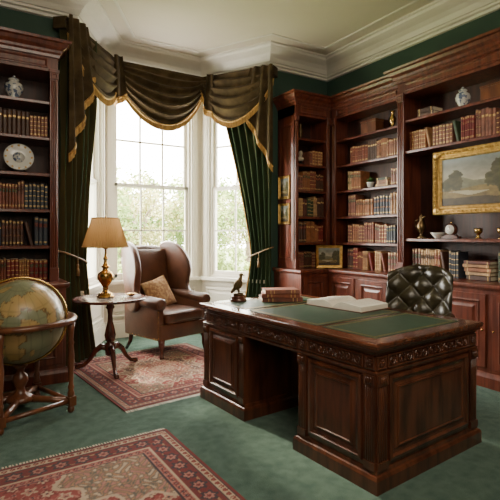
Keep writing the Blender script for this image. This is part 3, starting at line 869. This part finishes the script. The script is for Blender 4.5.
def swag(A,Bp,drop,zt=3.49,folds=6,bulge=.13,off=.045):
    A=Vector(A);Bp=Vector(Bp);d=Bp-A;W=d.length;d.normalize();n=Vector((d.y,-d.x))
    nu=48;nv=80;P=[]
    for i in range(nu+1):
        row=[];u=i/nu;s=math.sin(pi*u)
        for j in range(nv+1):
            v=j/nv
            cat=(1-(2*u-1)**2)**.85
            z=zt-.01-v*(drop*cat+.16*(1-cat)) 
            w_=v*folds*2*pi+1.2*math.sin(u*5+drop*9)+.3*math.sin(u*11)
            f=.030*(math.cos(w_)+.15*math.cos(2*w_+1))*(.35+.65*s)
            o=off+bulge*s*math.sin(v*pi*.75)+f
            q=A+d*(u*W)+n*o;row.append((q.x,q.y,z))
        P.append(row)
    b.grid(P,0)
    fr=[]
    for i in range(nu*4+1):
        k=i/4;i0=min(int(k),nu-1);t=k-i0
        p=Vector(P[i0][-1]).lerp(Vector(P[i0+1][-1]),t)
        wob=.006*(1 if i%2 else -1)
        fr.append([(p.x+n.x*wob,p.y+n.y*wob,p.z+.012),(p.x+n.x*wob,p.y+n.y*wob,p.z-.070-.01*(i%2))])
    b.grid(fr,1)
    b.tube([P[i][-1] for i in range(nu+1)],.012,1,n=6)
swag(V[0],V[1],.62,off=.05,folds=5);swag(V[1],V[2],.74,off=.04,folds=6);swag(V[2],V[3],.68,off=.05,folds=5)
def jabot(A,d,n,W,short,long,zt=3.49,nf=3,off=.12):
    d=Vector(d).normalized();n=Vector(n).normalized();A=Vector(A);nu=nf*16;nv=30;P=[]
    for i in range(nu+1):
        u=i/nu;row=[];L=long+(short-long)*u
        for j in range(nv+1):
            v=j/nv
            w=.75+.35*v
            o=off+.045*math.sin(2*pi*nf*u)*(.5+.5*v)
            q=A+d*(u*W*w)+n*o;row.append((q.x,q.y,zt-L*v))
        P.append(row)
    b.grid(P,0)
    fr=[]
    for i in range(nu+1):
        p=P[i][-1];wob=.005*(1 if i%2 else -1)
        fr.append([(p[0]+n.x*wob,p[1]+n.y*wob,p[2]+.012),(p[0]+n.x*wob,p[1]+n.y*wob,p[2]-.075)])
    b.grid(fr,1);b.tube([r[-1] for r in P],.012,1,n=6)
jabot((.80,4.83),(.75,.66),(.66,-.75),.40,.45,1.38,off=.10)
jabot((3.39,4.84),(-.54,.84),(-.84,-.54),.42,.45,1.30,off=.10)
jabot((1.52,5.70),(1,0),(0,-1),.14,.45,.55,nf=1,off=.16)
jabot((2.86,5.70),(-1,0),(0,-1),.14,.45,.55,nf=1,off=.16)
b.build('swags',[M_swag,M_fringe],parent=VE,recalc=False)

# ------------------------------------------------------------------ paintings
def landscape(w,h,seed=1):
    def f(X,Y):
        u=X/w+.5;v=Y/h+.5
        n=fbm(u*5+seed,v*6,seed,5);n2=fbm(u*14+seed,v*14,seed+4,4)
        sky=np.array((.56,.43,.25))[None,None]*(1-v[...,None])+np.array((.20,.23,.22))[None,None]*v[...,None]
        c=sky*(.45+1.0*n[...,None])
        hill=.46+.10*fbm(u*4+3,u*0,seed+2)+.08*np.exp(-((u-.75)/.15)**2)
        c=np.where((v<hill)[...,None],np.array((.16,.15,.09))*(.6+.9*n2[...,None]),c)
        g=.36+.04*np.sin(u*5)
        c=np.where((v<g)[...,None],np.array((.20,.14,.05))*(.4+1.2*n2[...,None]),c)
        wa=(np.abs(v-.27-.02*np.sin(u*9))<.05*np.clip(1-np.abs(u-.6)/.3,0,1))
        c=np.where(wa[...,None],np.array((.42,.37,.24))*(.7+.5*n[...,None]),c)
        for cx,cy,rx,ry in[(.14,.58,.17,.30),(.28,.5,.10,.18),(.90,.45,.10,.16),(.05,.4,.15,.3),(.8,.52,.12,.22)]:
            r=np.hypot((u-cx)/rx,(v-cy)/ry)+(n2-.5)*.9
            c=np.where((r<.95)[...,None],np.array((.05,.045,.018))*(.5+2.0*n2[...,None]),c)
        c=np.where((v<.12+.08*n)[...,None],np.array((.06,.04,.018))*(.5+n2[...,None]),c)
        return c
    return f
def painting(name,loc,u,n,w,h,fw,seed,nu=140):
    e=empty(name)
    T=frameT(loc,u,n)
    k=fw
    b=B();b.T=T
    b.rings(-w/2,w/2,-h/2,h/2,[(0,0),(0,k*.45),(k*.12,k*.55),(k*.25,k*.5),(k*.4,k*.28),(k*.6,k*.22),(k*.75,k*.30),(k*.88,k*.26),(k,k*.12),(k,k*.05)],cap=True)
    b.box(-w/2,w/2,-.001,.001,-h/2,h/2)
    if fw>.05:
        step=.045
        for s,(L) in((0,w),(1,h)):
            m=int(L/step)
            for i in range(m+1):
                t=-L/2+L*i/m
                for sg in(-1,1):
                    c=(t,k*.42,sg*(h/2-k*.35)) if s==0 else (sg*(w/2-k*.35),k*.42,t)
                    if s==0 and abs(t)>w/2-k*.3:continue
                    if s==1 and abs(t)>h/2-k*.3:continue
                    b.ball(c,(.012,.010,.012),n=8)
        for sx in(-1,1):
            for sz in(-1,1):
                b.ball((sx*(w/2-k*.45),k*.4,sz*(h/2-k*.45)),(k*.42,.018,k*.42),n=12)
    b.build('gilt_frame',M_gold,parent=e)
    iw,ih=w-2*k,h-2*k
    colgrid('canvas',T@Matrix.Translation((0,k*.06+.002,0)),iw,ih,nu,int(nu*ih/iw),landscape(iw,ih,seed),M_col,parent=e)
    return e
painting('landscape_painting',(4.005,2.51,1.835),(0,1,0),(-1,0,0),.86,.62,.085,3)
painting('small_framed_picture',(3.522,4.83,1.94),(0,1,0),(-1,0,0),.24,.30,.035,5,50)
painting('small_framed_picture',(3.522,4.83,1.60),(0,1,0),(-1,0,0),.24,.27,.035,8,50)
d=Vector((-.55,-.83,0)).normalized();uu=d.cross(Vector((0,0,1)))
painting('small_framed_picture',(3.99,4.50,1.048),tuple(uu),tuple(d),.34,.29,.035,9,60)

# ------------------------------------------------------------------ shelf ornaments
def orn(name,prof,loc,m,n=24,extra=None,mats=None):
    b=B();b.lathe(prof,n=n)
    if extra:extra(b)
    return b.build(name,mats or m,loc=loc)
JAR=[(.05,0),(.055,.01),(.05,.02),(.085,.08),(.095,.13),(.085,.17),(.05,.20),(.045,.215),(.055,.22),(.05,.235),(.02,.25),(.012,.262),(.016,.272),(0,.28)]
def sc(p,k,kz=None):return [(r*k,z*(kz or k)) for r,z in p]
orn('ginger_jar',sc(JAR,.85,.75),(.38,4.70,2.572),M_porc)
e=B();Rx=Matrix.Rotation(math.radians(80),3,'X')
e.lathe([(.0,.0),(.06,.002),(.10,.012),(.125,.02),(.125,.024),(.10,.018),(.06,.008),(0,.006)],R=Rx,c=(0,0,.135),n=36,m=0)
e.lathe([(0,.0100),(.05,.0105),(.05,.0085)],R=Rx,c=(0,0,.135),n=24,m=1)
for k in range(12):
    a=k*pi/6;e.ball(tuple(Rx@Vector((.108*math.cos(a),.108*math.sin(a),.0215))+Vector((0,0,.135))),(.010,.003,.010),2,n=8)
e.tube([(-.05,-.05,.005),(-.04,.02,.02),(-.04,.03,.14)],.005,3,n=6);e.tube([(.05,-.05,.005),(.04,.02,.02),(.04,.03,.14)],.005,3,n=6);e.tube([(-.05,-.03,.006),(.05,-.03,.006)],.005,3,n=6)
e.build('decorative_plate',[M_china,M_porc,M_gold,M_black],loc=(.42,4.70,1.902),recalc=True)
XO=4.13
orn('ginger_jar',sc(JAR,.75,.72),(XO,2.72,2.572),M_porc)
b=B();b.box(-.07,.07,-.10,.10,0,.11);b.box(-.075,.075,-.105,.105,.11,.13);b.ball((0,0,.14),.012,1,n=8);b.build('wooden_box',[M_stand,M_brass],loc=(XO,2.40,2.572),bevel=.004)
b=B();b.box(-.07,.07,-.12,.12,0,.13);b.box(-.075,.075,-.125,.125,.13,.155);b.build('wooden_box',M_stand,loc=(4.24,4.0,2.572),bevel=.004)
VS=[(.03,0),(.035,.01),(.015,.03),(.035,.07),(.04,.11),(.018,.15),(.016,.18),(.03,.20),(.026,.2),(.01,.18)]
orn('brass_vase',VS,(4.24,3.68,2.572),M_brass)
def pit(b):
    b.tube([(0,.03,.20),(0,.075,.19),(0,.08,.13),(0,.04,.09)],.006,n=6);b.tube([(0,-.02,.21),(0,-.045,.235)],[.018,.006],n=8)
orn('brass_ewer',[(.04,0),(.042,.01),(.018,.03),(.016,.05),(.045,.09),(.05,.13),(.03,.17),(.018,.20),(.022,.23),(.018,.235),(.006,.25),(0,.27)],(XO,3.20,1.292),M_bronze,extra=pit)
b=B();b.box(-.035,.035,-.085,.085,0,.022,0);b.box(-.028,.028,-.055,.055,.022,.035,0)
b.lathe([(.055,-.025),(.06,-.02),(.06,.02),(.055,.025)],c=(0,0,.088),R=Matrix.Rotation(pi/2,3,'Y'),m=0,n=28)
b.lathe([(.0,.0),(.047,.0),(.047,.004),(.0,.005)],c=(-.024,0,.088),R=Matrix.Rotation(-pi/2,3,'Y'),m=1,n=28)
b.tube([(-.031,0,.088),(-.031,.0,.118)],.002,2,n=4);b.tube([(-.031,0,.088),(-.031,.022,.08)],.002,2,n=4)
b.ball((0,0,.155),.01,2,n=8)
b.build('mantel_clock',[M_table,M_china,M_brass],loc=(4.065,2.80,1.292))
orn('porcelain_bowl',[(.03,0),(.03,.01),(.06,.035),(.075,.06),(.07,.06),(.055,.035),(0,.015)],(XO,3.0,1.292),M_china)
CUP=[(.03,0),(.03,.01),(.01,.02),(.012,.04),(.035,.06),(.038,.10),(.034,.10),(.02,.07)]
orn('bronze_cup',CUP,(XO,2.56,1.292),M_brass)
orn('bronze_cup',CUP,(XO,2.34,1.292),M_brass)
b=B();b.lathe([(.03,0),(.045,.06),(.05,.07),(.045,.07),(0,.06)],n=16,m=1)
rr=random.Random(5)
for k in range(34):
    a=rr.uniform(0,2*pi);el=rr.uniform(.4,1.4);L=rr.uniform(.05,.095);dx=Vector((math.cos(a)*math.cos(el),math.sin(a)*math.cos(el),math.sin(el)))
    p=Vector((0,0,.065));q=p+dx*L;s=dx.cross(Vector((0,0,1))).normalized()*.014
    b.add([tuple(p),tuple(p.lerp(q,.55)+s),tuple(q),tuple(p.lerp(q,.55)-s)],[(0,1,2,3)],0)
b.build('potted_plant',[M_leaf,M_china],loc=(4.22,4.01,1.902),recalc=False)
orn('brass_vase',VS,(3.72,4.75,2.572),M_bronze)
b=B();b.lathe([(.05,0),(.05,.015),(.02,.03),(.018,.05)],n=16,m=1);b.ball((0,0,.075),(.05,.03,.035),n=12);b.lathe([(.02,.08),(.018,.12)],n=12);b.ball((0,0,.145),(.028,.032,.038),n=12);b.ball((0,-.03,.142),(.006,.01,.008),n=8)
b.build('stone_bust',[M_stone,M_black],loc=(3.70,4.72,2.237))

# ------------------------------------------------------------------ outdoors
b=B();b.box(-25,35,6.4,60,-.62,-.6);b.build('lawn',M_lawn)
nr=np.random.RandomState(4)
def leaves(name,cx,cy,cz,rx,ry,rz,n,size,mt,trunk=True,box=False):
    k=max(8,n//90)
    if box:
        cl=nr.uniform(-1,1,(k,3))
    else:
        cl=nr.normal(size=(k,3));cl/=np.linalg.norm(cl,axis=1)[:,None];cl*=nr.uniform(.2,1,(k,1))**.5
    c=cl[nr.randint(0,k,n)]*np.array([rx,ry,rz])
    off=nr.normal(size=(n,3))*min(rx,rz)*.13
    c=c+off
    u=nr.normal(size=(n,3));u/=np.linalg.norm(u,axis=1)[:,None]
    v=np.cross(u,nr.normal(size=(n,3)));v/=np.linalg.norm(v,axis=1)[:,None]
    s=size*nr.uniform(.6,1.3,(n,1))
    q=np.stack([c-u*s,c+v*s*.6,c+u*s,c-v*s*.6],1).reshape(-1,3)+np.array([0,0,cz])
    q[:,2]=np.maximum(q[:,2],-.58)
    b=B();b.v=[tuple(p) for p in q];b.f=[[4*i,4*i+1,4*i+2,4*i+3] for i in range(n)];b.m=[0]*n;b.s=[False]*n
    if trunk:
        b.tube([(0,0,-.6),(.1,0,cz*.5),(0,.1,cz)],[.16,.12,.05],1,n=8)
        for j in range(6):
            a=j*1.05;b.tube([(.05,.05,cz*.45),(rx*.35*math.cos(a),ry*.35*math.sin(a),cz),(rx*.7*math.cos(a),ry*.7*math.sin(a),cz+rz*.4)],[.06,.04,.015],1,n=6)
    b.build(name,[mt,M_bark],loc=(cx,cy,0),recalc=False)
for (x,y,h,r,m) in[(3.4,15,1.9,1.5,M_fol),(5.4,17,2.1,1.8,M_fol2),(8.2,16,2.0,1.9,M_fol),(11,18,2.2,2,M_fol2),(1.2,17,1.9,1.7,M_fol2),(6.8,24,2.4,3.0,M_fol),(12,25,2.6,3.2,M_fol),(3,26,2.2,3.0,M_fol)]:
    leaves('garden_tree',x,y,h,r,r,1.5 if y<20 else 2.2,5200,.07 if y<20 else .12,m)
leaves('garden_hedge',6,13,.1,8,.5,.70,20000,.07,M_fol,trunk=False,box=True)

# ------------------------------------------------------------------ light
w=bpy.data.worlds.new('World');SC.world=w;w.use_nodes=True
bg=w.node_tree.nodes['Background'];bg.inputs['Color'].default_value=(1.0,.96,.875,1);bg.inputs['Strength'].default_value=31
def area(name,loc,target,sx,sy,e,col):
    li=bpy.data.lights.new(name,'AREA');li.shape='RECTANGLE';li.size=sx;li.size_y=sy;li.energy=e;li.color=col
    o=bpy.data.objects.new(name,li);COL.objects.link(o);o.location=loc
    o.rotation_euler=(Vector(target)-Vector(loc)).to_track_quat('-Z','Y').to_euler()
area('fill_light_high',(1.2,.6,3.6),(1.9,2.6,0),2.4,1.6,92,(1,.88,.70))  # added fill for the interior, high behind the camera; no fixture there
area('fill_light_up',(.2,-.4,2.2),(2.4,3.2,3.75),1.4,1.0,28,(1,.88,.70))  # added fill aimed upward to brighten the ceiling; no real lamp
su=bpy.data.lights.new('sun','SUN');su.energy=14;su.angle=math.radians(7);su.color=(1,.88,.68)
so=bpy.data.objects.new('sun',su);COL.objects.link(so);so.rotation_euler=Vector((.10,-.8,-.58)).to_track_quat('-Z','Y').to_euler()

# ------------------------------------------------------------------ camera
cd=bpy.data.cameras.new('camera');cd.lens=460/500*36;cd.sensor_width=36;cd.shift_y=-.03;cd.clip_start=.05
co=bpy.data.objects.new('camera',cd);COL.objects.link(co);co.location=(0,0,1.327);co.rotation_euler=(pi/2,0,math.radians(-31.8))
SC.camera=co
